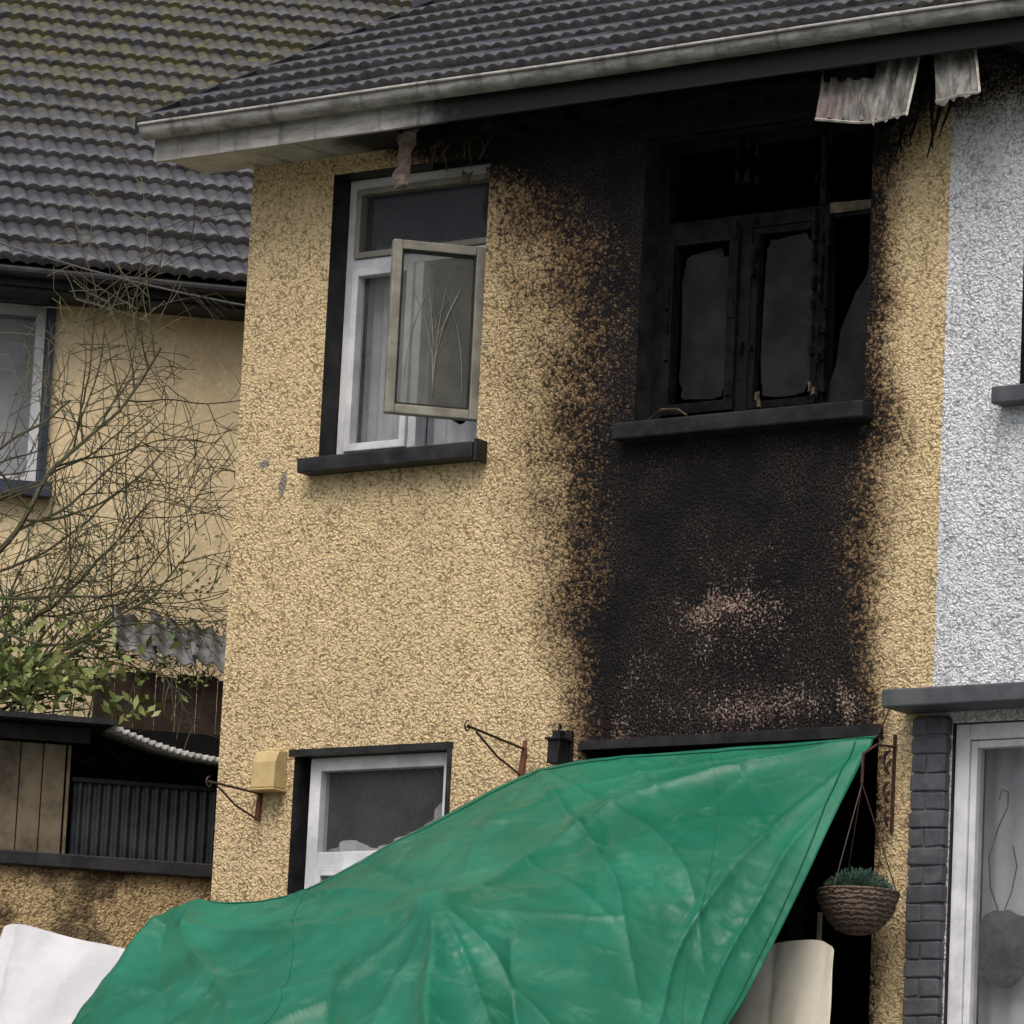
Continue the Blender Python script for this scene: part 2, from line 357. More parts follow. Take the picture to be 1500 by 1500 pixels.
# W2 charred
g=Geo(); 
frame(g,2.172,3.318,3.522,4.778,.12,.18,.05)
g.box(2.222,3.268,.122,.178,4.36,4.42,jit=.004); g.box(2.60,2.655,.121,.179,3.572,4.36,jit=.006); g.box(3.0,3.045,.121,.179,3.572,4.36,jit=.006); g.box(2.98,3.02,.121,.179,4.42,4.73,jit=.006)
frame(g,2.225,2.598,3.575,4.358,.10,.16,.045); frame(g,2.657,2.998,3.575,4.358,.125,.165,.03)
for i in range(70):
    x=random.choice((2.25,2.58,2.63,2.68,2.98,3.02,3.05,3.28)); z=random.uniform(3.58,4.7); q=random.uniform(.004,.011); g.box(x-q,x+q,.092,.12,z,z+q*6,jit=.005)
g.make("burnt_window_frame",[M_char],H,bevel=.004)
g=Geo(); g.box(3.05,3.262,.112,.12,4.385,4.425,jit=.008); g.box(3.06,3.12,.10,.118,3.525,3.56,jit=.006); g.make("scorched_transom",[M_charbrown],H)
g=Geo()
def shard(x0,x1,z0,z1,cut=0,seed=0):
    pts=[]; cx,cz=(x0+x1)/2,(z0+z1)/2; hx,hz=(x1-x0)/2,(z1-z0)/2
    for k in range(64):
        a=2*math.pi*k/64; c,s=math.cos(a),math.sin(a); e=.16
        x=math.copysign(abs(c)**(2*e),c)*hx; z=math.copysign(abs(s)**(2*e),s)*hz
        j=1-cut*(.5+noise.noise(Vector((c*3,s*3,seed*7))))*1.2
        pts.append((cx+x*j,cz+z*(1-(1-j)*.4)))
    g.poly([(x,.145,z) for x,z in pts])
shard(2.285,2.545,3.63,4.30,.14,1); shard(2.70,2.965,3.61,4.32,.10,2)
g.poly([(x,.145,z) for x,z in ((3.05,3.575),(3.268,3.575),(3.268,4.14),(3.235,4.15),(3.21,4.09),(3.17,4.04),(3.14,3.97),(3.10,3.88),(3.085,3.74),(3.06,3.66))])
g.make("sooted_glass",[M_glass_soot],H)
g=Geo()
g.tube([(2.25,-.02,3.53),(2.34,-.05,3.565),(2.44,-.07,3.555),(2.50,-.085,3.52)],[.005,.006,.005,.004],4)
for i in range(34):
    x=random.uniform(2.2,3.3); q=random.uniform(.004,.013); y=random.uniform(-.06,.08); g.box(x,x+q*1.6,y,y+q,3.513,3.515+q,jit=.004)
for (x,z) in ((2.73,3.60),(2.74,3.57),(2.99,3.62),(3.01,3.60)): g.box(x,x+.012,.08,.09,z,z+.035,jit=.005)
g.make("sill_debris",[M_charbrown],H)
# W3
g=Geo()
frame(g,.475,1.268,1.152,2.168,.06,.13,.06); g.box(.535,1.208,.061,.129,1.68,1.75); g.box(.84,.90,.061,.129,1.212,1.68)
frame(g,.537,.838,1.214,1.678,.045,.11,.035)
g.make("ground_window_frame",[M_upvc],H,bevel=.004)
g=Geo(); g.poly([(.52,.10,1.2),(1.22,.10,1.2),(1.22,.10,2.12),(.52,.10,2.12)]); g.make("ground_window_glass",[M_glass],H)
curtain("ground_net_curtain",.45,1.29,1.2,lambda x:1.80+.24*sstep(.85,1.25,x)+.02*math.sin(x*23),.20,M_net,H)
g=Geo()
for x in (2.05,2.5,2.95,3.38): g.box(x,x+.05,.15,.2,.05,2.12,jit=.006)
g.box(2.0,3.45,.14,.19,2.02,2.08,jit=.01); g.make("charred_door_frame",[M_char],H)
g=Geo(); g.box(3.20,3.212,-.02,.0,.3,1.42); g.make("door_edge",[M_upvc_dirty],H)

# ---- eaves: soffit, fascia, gutter
def strip(name,pts2,x0,x1,mat,parent,sootf,seg=120,close=False,smooth=False,sag=0):
    V=[];F=[];so_=[];n=len(pts2)
    for i in range(seg+1):
        x=x0+(x1-x0)*i/seg; dz=sag*noise.noise(Vector((x*.7,3,1)))
        for (y,z) in pts2: V.append((x,y,z+dz)); so_.append(sootf(x,y,z))
    for i in range(seg):
        for j in range(n if close else n-1):
            a=i*n+j; b_=i*n+(j+1)%n; F.append((a,a+n,b_+n,b_))
    if close: F.append(tuple(range(n))); F.append(tuple(range(seg*n+n-1,seg*n-1,-1)))
    return mesh(name,V,F,mat,parent,smooth,attrs={'soot':so_})
strip("fascia",[(-.36,4.86),(-.36,5.03),(-.335,5.03),(-.335,4.86)],-.29,3.70,M_fascia,H,lambda x,y,z:.97*sstep(.65,1.7,x),close=True)
strip("soffit",[(-.334,4.885),(-.002,4.885),(-.002,4.90),(-.334,4.90)],-.28,1.0,M_fascia,H,lambda x,y,z:sstep(.30,.95,x),close=True,seg=60)
R_=.046
prof=[(-.362,5.012)]+[(-.362-R_+R_*math.cos(a),5.000-.050*math.sin(a)) for a in [math.pi*i/10 for i in range(11)]]+[(-.458,5.012),(-.450,5.012)]+[(-.362-R_+(R_-.006)*math.cos(a),5.000-.044*math.sin(a)) for a in [math.pi*(10-i)/10 for i in range(11)]]
strip("gutter",prof,-.31,3.72,M_gutter,H,lambda x,y,z:.36*sstep(.8,2.0,x),close=True,smooth=True,sag=.012)
strip("gutter_bead",[(-.462,5.006),(-.467,5.015),(-.459,5.022),(-.450,5.015)],-.31,3.72,M_fascia,H,lambda x,y,z:.2*sstep(1,2.5,x),close=True,smooth=True,sag=.012)
g=Geo()
x=1.05
while x<3.7:
    g.box(x,x+.045,-.33,.0,4.90,5.0,jit=.006); x+=.4
g.box(1.0,3.7,.03,.05,4.78,5.0); 
for i in range(22):
    x=random.uniform(1.1,3.5); l=random.uniform(.1,.4); g.box(x,x+l,-.30+random.uniform(0,.2),-.28+random.uniform(0,.22),4.84,4.88+random.random()*.06,jit=.025)
g.make("charred_rafters",[M_char],H)
def moss_main(x,s): return .12+.85*sstep(1.6,3.2,x)*sstep(.6,1.8,s)+.35*sstep(1.8,3.0,s)
roof("tiled_roof",-.33,3.70,-.42,5.035,rad(27.5),4.2,H,moss_main)
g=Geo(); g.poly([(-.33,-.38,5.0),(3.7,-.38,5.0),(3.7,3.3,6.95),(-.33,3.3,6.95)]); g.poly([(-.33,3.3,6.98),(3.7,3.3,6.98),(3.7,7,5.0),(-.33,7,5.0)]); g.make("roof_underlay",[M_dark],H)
g=Geo(); 
g.prism([(-.345,-.44,4.98),(-.345,-.44,5.055),(-.345,3.3,7.0),(-.345,3.3,6.9)],(.03,0,0)); g.make("verge_board",[M_greysill],H)
# dangling soffit panels (right)
def sooty_plank():
    s=NT("torn_soffit_panel"); f=s.noise(2,5,.65,s.mapv((14,14,1.2)))
    c=s.mix(s.ramp(f,.35,.65),(.28,.28,.26),(.085,.08,.075))
    c=s.mix(s.ramp(s.noise(4,3),.48,.60,0,.6),c,(.14,.09,.08))
    return s.out(c,.7,s.bump(s.noise(40,2),.3,.004))
M_torn=sooty_plank()
M_tornedge=simple("torn_panel_edge",(.50,.49,.44),(.28,.27,.23),20,.6,.1)
def hang_panel(g,x0,x1,ztop,zb0,zb1,y,tilt,ribs,m=0,seed=0):
    rr=random.Random(seed); n=ribs*6
    k=len(g.v)
    for i in range(n+1):
        x=x0+(x1-x0)*i/n; f=i/n; rib=.014*(1 if i%6 in (1,2,3) else 0)
        zb=zb0+(zb1-zb0)*f+rr.uniform(-.012,.012)
        g.v.append((x,y+rib,ztop)); g.v.append((x+tilt,y-.05+rib+rr.uniform(-.006,.006),(ztop+zb)/2)); g.v.append((x+tilt*1.8,y-.10+rib,zb))
    for i in range(n):
        for j in range(2):
            a=k+i*3+j; g.f.append((a,a+3,a+4,a+1)); g.mi.append(m)
g=Geo()
hang_panel(g,3.20,3.50,4.93,4.665,4.615,-.22,.02,4,0,1); hang_panel(g,3.50,3.70,4.93,4.60,4.63,-.25,.0,3,0,5)
hang_panel(g,3.74,3.94,4.95,4.65,4.68,-.24,.05,2,0,9)
g.tube([(3.70,-.26,4.93),(3.705,-.31,4.78),(3.70,-.355,4.615)],.007,4,1); g.tube([(3.94,-.25,4.95),(3.99,-.30,4.82),(4.035,-.345,4.675)],.007,4,1); g.tube([(3.24,-.325,4.66),(3.45,-.33,4.62),(3.52,-.345,4.61)],.006,4,1)
g.tube([(3.54,-.355,4.605),(3.70,-.355,4.625)],.006,4,1)
g.tube([(3.83,-.345,4.66),(3.95,-.345,4.675),(4.035,-.345,4.675)],.006,4,1)
g.make("dangling_soffit_panels",[M_torn,M_tornedge],H)
g=Geo()
for i in range(7):
    x=3.46+i*.05; g.tube([(x,-.1,4.9),(x+.03,-.15,4.72),(x+.05*math.sin(i*2),-.16,4.56-.04*(i%3))],[.014,.011,.003],4)
g.make("hanging_charred_strips",[M_char],H)
M_insul=simple("scorched_insulation",(.20,.125,.11),(.26,.235,.215),25,.9,.9,30)
V=[];F=[]
for j in range(13):
    f=j/12; z=4.93-.28*f; wd=.05-.015*f+.008*math.sin(f*9); cx=1.02-.03*f
    for i in range(8):
        a=2*math.pi*i/8; V.append((cx+wd*math.cos(a)*(1+.15*math.sin(j*1.7+i)),-.18+.02*math.sin(a)+.01*math.sin(j*2+i),z+.014*math.sin(i*2.2)))
for j in range(12):
    for i in range(8): F.append((j*8+i,j*8+(i+1)%8,(j+1)*8+(i+1)%8,(j+1)*8+i))
F.append(tuple(range(8))); F.append(tuple(range(96,104)))
mesh("hanging_insulation",V,F,M_insul,H)
g=Geo()
for i in range(9):
    x=random.uniform(1.08,1.42); l=random.uniform(.04,.16); g.tube([(x,-.05,4.88),(x+random.uniform(-.03,.03),-.08,4.84),(x+random.uniform(-.06,.06),-.09,4.84-l)],[.008,.005,.002],4)
for i in range(5):
    x=random.uniform(1.08,1.35); g.box(x,x+.04,.02,.03,4.70,4.74,jit=.012)
g.make("melted_soffit_drips",[M_charbrown],H)

# ================================================================== WHITE HOUSE (right)
R=empty("white_house")
RW=(4.06,5.2,3.53,4.8); RG=(3.80,5.2,.10,2.17)
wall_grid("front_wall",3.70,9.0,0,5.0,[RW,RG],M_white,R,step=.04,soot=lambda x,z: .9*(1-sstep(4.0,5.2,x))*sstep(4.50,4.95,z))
g=Geo()
for (x0,x1,z0,z1) in (RW,RG):
    g.box(x0-.02,x0,.002,.24,z0-.02,z1+.02); g.box(x1,x1+.02,.002,.24,z0-.02,z1+.02); g.box(x0,x1,.002,.24,z1,z1+.02); g.box(x0,x1,.002,.24,z0-.02,z0)
g.make("reveals",[M_blackpaint],R)
g=Geo(); g.box(3.98,5.28,-.09,.1,3.45,3.52); g.make("sill",[M_greycan],R,bevel=.006)
g=Geo(); frame(g,4.062,5.198,3.532,4.798,.12,.18,.05); g.box(4.6,4.65,.121,.179,3.582,4.748); g.make("upper_window_frame",[M_blackpaint],R)
g=Geo(); g.poly([(4.1,.15,3.58),(5.15,.15,3.58),(5.15,.15,4.75),(4.1,.15,4.75)]); g.make("upper_glass",[M_glass],R)
g=Geo(); g.poly([(3.72,1.4,0),(9,1.4,0),(9,1.4,5),(3.72,1.4,5)]); g.poly([(3.72,.25,2.6),(9,.25,2.6),(9,1.4,2.6),(3.72,1.4,2.6)]); g.poly([(3.72,.25,0),(3.72,1.4,0),(3.72,1.4,5),(3.72,.25,5)])
g.poly([(9,0,0),(9,6.5,0),(9,6.5,5),(9,0,5)]); g.poly([(3.7,6.5,0),(9,6.5,0),(9,6.5,5),(3.7,6.5,5)])
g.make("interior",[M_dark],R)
g=Geo(); g.box(3.58,8.9,-.20,-.002,2.215,2.29); g.make("canopy",[M_greycan],R,bevel=.008)
g=Geo(); z=0.02; k=0
while z<2.17:
    h=min(.075,2.205-z)
    if k%2: g.box(3.632,3.632+.165,-.045,-.002,z,z+h-.006,jit=.004)
    else:
        g.box(3.634,3.70,-.043,-.002,z,z+h-.006,jit=.004); g.box(3.708,3.796,-.043,-.002,z,z+h-.006,jit=.004)
    z+=.075; k+=1
g.box(3.64,3.785,-.036,-.001,0,2.2)
g.make("painted_quoins",[M_grey],R,bevel=.006)
g=Geo(); frame(g,3.802,5.198,.102,2.168,.02,.10,.065); frame(g,3.869,4.62,.169,2.10,.03,.09,.03); g.box(4.62,4.68,.021,.099,.167,2.10); g.make("patio_window_frame",[M_upvc],R,bevel=.005)
g=Geo(); g.poly([(3.89,.06,.19),(5.14,.06,.19),(5.14,.06,2.1),(3.89,.06,2.1)]); g.make("patio_glass",[M_glass],R)
curtain("patio_net_curtain",3.84,5.17,.15,lambda x:2.12,.20,M_net,R,90,amp=.008)
M_orn=simple("dark_wreath",(.03,.035,.04),(.08,.08,.085),18,.8,.9,30)
bm=bmesh.new(); bmesh.ops.create_uvsphere(bm,u_segments=40,v_segments=24,radius=.15)
for v in bm.verts:
    n_=noise.noise(v.co*18)*.02+noise.noise(v.co*50)*.01; v.co*=1+n_/.14; v.co.y*=.30
me=bpy.data.meshes.new("wreath"); bm.to_mesh(me); bm.free(); me.materials.append(M_orn)
o=bpy.data.objects.new("wreath",me); sc.collection.objects.link(o); o.parent=R; o.location=(3.99,.12,1.27)
g=Geo(); 
g.tube([(3.98,.11,1.40),(3.93,.11,1.52),(3.92,.11,1.64),(3.96,.11,1.76),(4.0,.11,1.84),(4.0,.11,1.90),(3.97,.11,1.91),(3.96,.11,1.87)],.0035,4)
g.tube([(3.99,.11,1.40),(4.03,.11,1.50),(4.05,.11,1.60),(4.03,.11,1.68)],.003,4)
g.make("wreath_ribbon",[M_orn],R)
strip("fascia",[(-.36,4.86),(-.36,5.03),(-.335,5.03),(-.335,4.86)],3.70,9.2,M_fascia,R,lambda x,y,z:.9*(1-sstep(4.2,5.5,x)),close=True)
strip("soffit",[(-.334,4.885),(-.002,4.885),(-.002,4.90),(-.334,4.90)],4.1,9.2,M_fascia,R,lambda x,y,z:1-sstep(4.6,5.5,x),close=True)
strip("gutter",prof,3.722,9.2,M_gutter,R,lambda x,y,z:.35,close=True,smooth=True,sag=.012)
strip("gutter_bead",[(-.462,5.006),(-.467,5.015),(-.459,5.022),(-.450,5.015)],3.722,9.2,M_fascia,R,lambda x,y,z:.2,close=True,smooth=True,sag=.012)
roof("tiled_roof",3.70,7.2,-.42,5.035,rad(27.5),4.2,R,lambda x,s:.6+.3*sstep(.5,2,s))
g=Geo(); g.poly([(3.7,-.38,5.0),(9.2,-.38,5.0),(9.2,3.3,6.95),(3.7,3.3,6.95)]); g.poly([(3.7,3.3,6.98),(9.2,3.3,6.98),(9.2,7,5.0),(3.7,7,5.0)]); g.make("roof_underlay",[M_dark],R)

# ================================================================== CREAM HOUSE (left, behind)
A48=rad(48)
K=empty("cream_house",(-1.765,2.139,0),A48)
KW=(-2.2,-.93,3.90,4.84)
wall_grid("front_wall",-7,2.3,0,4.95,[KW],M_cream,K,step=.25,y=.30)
g=Geo(); x0,x1,z0,z1=KW
g.box(x1-.035,x1,.26,.50,z0-.02,z1+.02); g.box(x0,x1,.302,.5,z1,z1+.02); g.make("window_reveal",[M_blue],K)
g=Geo(); frame(g,x0,x1-.037,z0+.002,z1-.002,.36,.42,.05); g.box(-1.6,-1.55,.361,.419,z0+.05,z1-.05); g.make("window_frame",[M_upvc],K,bevel=.004)
g=Geo(); g.poly([(x0+.03,.40,z0+.03),(x1-.06,.40,z0+.03),(x1-.06,.40,z1-.03),(x0+.03,.40,z1-.03)]); g.make("window_glass",[M_glass],K)
curtain("curtain",x0-.1,x1+.05,z0-.1,lambda x:z1+.1,.47,M_net,K,amp=.006)
g=Geo(); g.box(x0-.1,x1+.03,.20,.299,z0-.07,z0); g.make("window_sill",[M_blue],K)
g=Geo(); g.poly([(-7,6,0),(2.3,6,0),(2.3,6,5),(-7,6,5)]); g.poly([(2.3,.3,0),(2.3,6,0),(2.3,6,5),(2.3,.3,5)]); g.poly([(-7,.3,0),(-7,6,0),(-7,6,5),(-7,.3,5)]); g.make("side_walls",[M_cream],K)
g=Geo(); g.box(-7.2,2.3,.02,.045,4.86,4.97); g.box(-7.2,2.3,.046,.298,4.84,4.86); g.make("dark_fascia",[M_blackpaint],K)
g=Geo()
g.box(-7.2,2.3,-.06,.018,4.90,4.945); g.make("gutter",[M_blackpaint],K,bevel=.015)
roof("tiled_roof",-3.6,2.35,-.03,4.985,rad(31),7.2,K,lambda x,s:.12+.85*sstep(1.6,3.6,s)*(1-.5*sstep(.2,1.4,x)),mat=M_tile2)
g=Geo(); g.poly([(-7.2,.0,4.95),(2.35,.0,4.95),(2.35,6.1,8.62),(-7.2,6.1,8.62)]); g.poly([(-7.2,6.1,8.64),(2.35,6.1,8.64),(2.35,12,5),(-7.2,12,5)]); g.make("roof_underlay",[M_dark],K)
g=Geo(); g.box(1.42,2.0,3.0,3.6,6.3,8.4); g.box(1.38,2.04,2.96,3.64,8.0,8.1); g.make("chimney",[M_grey],K,bevel=.01)

# ================================================================== GARDEN SHED (lower left)
G=empty("garden_shed",(-.572,.711,0),A48)
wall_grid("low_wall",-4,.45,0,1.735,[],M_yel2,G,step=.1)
g=Geo(); g.box(-4,.45,-.05,.12,1.735,1.80,jit=.002); g.make("wall_coping",[M_blackpaint],G,bevel=.006)
g=Geo()
for k,xx in enumerate((-1.02,-.915,-.81)): g.box(xx,xx+.10,.10+random.uniform(0,.008),.13,1.80,2.32)
g.box(-.70,-.685,.1,.13,1.8,2.32); g.make("plank_panel",[M_wood],G,bevel=.003)
def corr(name,x0,x1,z0,z1,y,mat,parent,period=.045,amp=.009,seg=8):
    V=[];F=[];n=int((x1-x0)/period*seg)
    for i in range(n+1):
        x=x0+(x1-x0)*i/n; yy=y+amp*math.sin(2*math.pi*(x-x0)/period); V+=[(x,yy,z0),(x,yy,z1)]
    for i in range(n): F.append((2*i,2*i+2,2*i+3,2*i+1))
    return mesh(name,V,F,mat,parent,True)
M_corr=simple("dark_corrugated_steel",(.034,.040,.048),(.012,.013,.015),5,.5,.2)
M_corrl=simple("grey_corrugated_sheet",(.26,.265,.27),(.06,.06,.062),7,.6,.4)
M_edge=simple("clear_corrugated_sheet",(.50,.50,.48),(.22,.22,.20),9,.5,.2)
corr("corrugated_panel",-.66,.45,1.80,2.16,.16,M_corr,G)
g=Geo(); g.box(-.67,.45,.14,.15,2.16,2.18); g.make("panel_rail",[M_greysill],G)
g=Geo(); g.poly([(-4,.7,1.7),(.5,.7,1.7),(.5,.7,2.5),(-4,.7,2.5)]); g.make("shed_back",[M_dark],G)
g=Geo(); g.prism([(-4,-.12,2.415),(-.52,-.12,2.40),(-.50,-.12,2.425),(-4,-.12,2.445)],(0,.9,.05)); g.box(-4,-.6,.08,.12,2.33,2.40,jit=.01); g.make("felt_roof",[M_blackpaint],G)
V=[];F=[]; n=200
for i in range(n+1):
    f=i/n; q=-.52+.62*f; z=2.40-.125*f-.03*math.sin(math.pi*f)+.010*math.sin(2*math.pi*f*20)
    V+=[(q,-.10,z),(q,.75,z+.10)]
for i in range(n): F.append((2*i,2*i+2,2*i+3,2*i+1))
o=mesh("corrugated_roof_edge",V,F,M_edge,G,True); md=o.modifiers.new("s",'SOLIDIFY'); md.thickness=.012
B=empty("timber_shed",(-.572,.711,0),A48)
g=Geo(); q=-.5
while q<.75:
    g.box(q,q+.095,.9+random.uniform(0,.008),.93,1.5,2.80+random.uniform(-.01,.01)); q+=.1
g.make("boards",[M_brown],B,bevel=.003)
rr=random.Random(4); V=[];F=[]
for s_ in range(6):
    q0=-.44+s_*.19; z0=2.92-.012*s_+rr.uniform(-.02,.02); rot=rr.uniform(-.45,-.15); base=len(V); n=40
    for i in range(n+1):
        f=i/n; q=q0+.22*f; wv=.014*math.sin(2*math.pi*f*2.5)
        V+=[(q,.76+.02*(s_%2),z0-.03+rot*(f-.5)*.22+wv),(q+.03,1.15,z0+.20+rot*(f-.5)*.22+wv)]
    for i in range(n): F.append((base+2*i,base+2*i+2,base+2*i+3,base+2*i+1))
o=mesh("broken_roof_sheets",V,F,M_corrl,B,True); md=o.modifiers.new("s",'SOLIDIFY'); md.thickness=.010

# ================================================================== bare tree
M_bark=simple("mossy_bark",(.085,.072,.05),(.085,.10,.045),14,.85,.5,60)
TR=empty("bare_tree",(-1.97,.70,0),A48)
g=Geo(); rr=random.Random(11)
def branch(p,d,L,r0,depth):
    n=max(4,int(L/.06)); pts=[p.copy()]; rs=[r0]; d=d.normalized()
    for i in range(n):
        d=(d+Vector((rr.uniform(-.17,.17),rr.uniform(-.12,.12),rr.uniform(-.17,.17)))+Vector((0,0,-.014 if depth<2 else .01))).normalized()
        p=p+d*(L/n); pts.append(p.copy()); rs.append(max(.0021,r0*(1-.70*(i+1)/n)))
        if depth>0 and i>0 and rr.random()<(.50 if depth>1 else .34):
            ang=rr.choice((-1,1))*rr.uniform(.5,1.1)
            nd=Vector((d.x*math.cos(ang)-d.z*math.sin(ang),d.y+rr.uniform(-.4,.4),d.x*math.sin(ang)+d.z*math.cos(ang)))
            branch(p.copy(),nd,L*rr.uniform(.30,.55),max(.0029,rs[-1]*.66),depth-1)
    g.tube(pts,rs,5 if r0>.008 else 3)
base=Vector((-.55,0,0))
g.tube([base,base+Vector((.02,0,.9)),base+Vector((-.03,0,1.7)),base+Vector((.02,.02,2.4)),base+Vector((.1,.02,2.9))],[.06,.05,.045,.035,.03],8)
for (q,z,dx,dz,L,r0) in ((-.45,2.9,.62,.8,1.9,.019),(-.5,2.6,.8,.55,1.7,.017),(-.5,2.4,.95,.35,1.6,.015),(-.5,2.5,1,.22,1.7,.013),(-.4,2.7,.9,.45,1.5,.013),(-.5,3.0,.3,1,1.4,.017),(-.4,2.3,1,.15,1.7,.011),(-.3,2.5,.6,.75,1.3,.012),(-.45,3.1,.85,.5,1.3,.012),(-.3,2.4,.9,.5,1.6,.012),(-.4,2.6,1,.05,1.5,.010)):
    branch(Vector((q,rr.uniform(-.25,.25),z)),Vector((dx,rr.uniform(-.15,.15),dz)),L,r0,3)
g.make("trunk_and_branches",[M_bark],TR)
def leafmat(n_,a,b_):
    s=NT(n_); return s.out(s.mix(s.ramp(s.noise(9,2),.35,.65),a,b_),.5)
M_leaf=leafmat("shrub_leaves",(.08,.14,.035),(.26,.29,.09))
g=Geo(); rr=random.Random(33)
for i in range(2400):
    q=-.5+1.55*rr.random()**1.2; z=2.75+.80*rr.random()**2.0
    p=Vector((q,rr.uniform(-.3,.3),z)); s_=rr.uniform(.006,.012)
    a=Vector((rr.uniform(-1,1),rr.uniform(-1,1),rr.uniform(-1,1))).normalized(); b_=a.cross(Vector((rr.uniform(-1,1),rr.uniform(-1,1),.3))).normalized()
    g.poly([p-a*s_*1.5,p+b_*s_*.7,p+a*s_*1.5,p-b_*s_*.7])
g.make("late_leaves",[M_leaf],TR)
SH=empty("leafy_shrub",(-1.97,.70,0),A48)
g=Geo(); rr=random.Random(21)
for (cq,cz,sx,sz,n) in ((-.05,2.80,.30,.08,260),(.30,2.74,.25,.06,170),(.05,2.66,.35,.09,240),(.62,2.60,.14,.05,90),(-.32,2.62,.14,.20,300),(.62,2.92,.2,.04,20),(.15,2.95,.3,.04,60)):
    for i in range(n):
        p=Vector((cq+rr.gauss(0,sx*.6),rr.uniform(-.5,.2),cz+rr.gauss(0,sz*.7))); s_=rr.uniform(.013,.028)
        a=Vector((rr.uniform(-1,1),rr.uniform(-1,1),rr.uniform(-1,1))).normalized(); b_=a.cross(Vector((rr.uniform(-1,1),rr.uniform(-1,1),.3))).normalized()
        g.poly([p-a*s_*1.6,p+b_*s_*.7,p+a*s_*1.6,p-b_*s_*.7])
g.make("leaves",[M_leaf],SH)
g=Geo()
for i in range(14): 
    q=rr.uniform(-.4,.5); g.tube([(q*.5-.2,0,0),(q*.8-.05,rr.uniform(-.2,.2),1.6),(q,rr.uniform(-.2,.2),2.8)],[.01,.007,.003],4)
g.make("stems",[M_bark],SH)
CB=empty("overhead_cable"); g=Geo()
p0=Vector((-3.4,1.0,5.35)); p1=Vector((-.45,1.9,4.55))
g.tube([p0.lerp(p1,i/12)-Vector((0,0,.10*math.sin(math.pi*i/12))) for i in range(13)],.005,5); g.make("wire",[M_cable],CB)

# ================================================================== TARPAULIN
CP=[[(.72,-.90,1.41),(1.11,-.80,1.46),(1.47,-.5,1.735),(1.94,-.25,2.02),(2.57,-.12,2.09),(3.48,-.06,2.12)],
    [(.67,-1.2,1.26),(1.29,-1.15,1.29),(1.90,-1.0,1.48),(2.35,-.75,1.695),(2.91,-.5,1.825),(3.51,-.4,1.75)],
    [(.73,-1.5,1.04),(1.63,-1.6,1.075),(2.55,-1.7,1.215),(2.87,-1.3,1.36),(3.21,-.95,1.476),(3.55,-.7,1.415)],
    [(.82,-1.8,.82),(1.87,-2.0,.84),(2.84,-2.1,.915),(3.2,-1.7,.99),(3.38,-1.3,1.05),(3.60,-1.1,.99)],
    [(.97,-2.2,.45),(2.1,-2.4,.45),(3.15,-2.5,.48),(3.5,-2.1,.55),(3.65,-1.7,.6),(3.65,-1.5,.6)],
    [(1.0,-2.35,.02),(2.15,-2.55,.02),(3.2,-2.7,.02),(3.6,-2.3,.02),(3.75,-1.9,.02),(3.7,-1.65,.02)]]
def cr(p0,p1,p2,p3,t):
    return .5*((2*p1)+(-p0+p2)*t+(2*p0-5*p1+4*p2-p3)*t*t+(-p0+3*p1-3*p2+p3)*t*t*t)
def crl(P,u_):
    n=len(P)-1; i=min(int(u_),n-1); t=u_-i
    g_=lambda k: P[k] if 0<=k<=n else (P[0]*2-P[1] if k<0 else P[n]*2-P[n-1])
    return cr(g_(i-1),g_(i),g_(i+1),g_(i+2),t)
CPv=[[Vector(p) for p in row] for row in CP]
def surf(u_,v_):
    return crl([crl(row,u_) for row in CPv],v_)
# long straight tension folds: (start, end, height, half width)
creases=[((2,2),(.6,4.2),.060,.08),((2,2),(2.0,5),.085,.08),((2,2),(3.3,4.6),.060,.09),((2,2),(5,.0),.050,.09),((2,2),(0,.9),.050,.09),((2,2),(2.9,0),.026,.10),
         ((1.4,2.4),(1.4,5),-.065,.14),((2.5,2.5),(2.7,5),-.065,.12),((1,1.6),(.1,4),-.035,.12),((.0,.0),(1.1,3.6),.045,.09),((0,0),(.15,3.8),.04,.1),((3,0),(4.4,3),.018,.05),((3.0,0),(3.6,3.4),.025,.05),
         ((5,.2),(3.7,3.8),.030,.06),((5,.2),(4.4,4),.024,.05),((4.2,0),(4.6,1.5),-.012,.04),((3.6,0),(3.9,1.5),.010,.035),((1,.2),(2,1.4),.022,.05),((1.6,.0),(2.1,1.6),-.020,.06),
         ((5,.05),(3.0,1.2),.018,.035),((5,.05),(2.6,.7),.014,.03),((5,.1),(4.0,2.6),-.014,.035),((0,.0),(.6,3.8),-.025,.05),((2,2),(2.6,4.4),.026,.04),((2,2),(1.5,4.2),.026,.04),((2,2),(3.8,2.6),.018,.035),((2,2),(1.0,2.8),.022,.04),
         ((3.4,1.2),(3.1,2.6),-.010,.035),((2.9,.5),(3.7,.9),.009,.03),((.6,1),(1.6,1.2),.012,.035),((4.4,.4),(3.6,2.2),.010,.025),((2.3,.8),(1.2,1.9),-.012,.04),((3.2,1.6),(4.6,1.1),.008,.025),((2.6,1.2),(3.6,2.9),.010,.03)]
def segd(p,a,b_):
    ax,ay=a;bx,by=b_;dx,dy=bx-ax,by-ay;t=((p[0]-ax)*dx+(p[1]-ay)*dy)/(dx*dx+dy*dy);tt=max(0,min(1,t))
    return math.hypot(p[0]-ax-dx*tt,p[1]-ay-dy*tt),tt
NU,NV=260,260; V=[];F=[]
P=[[surf(5*i/NU,5*j/NV) for i in range(NU+1)] for j in range(NV+1)]
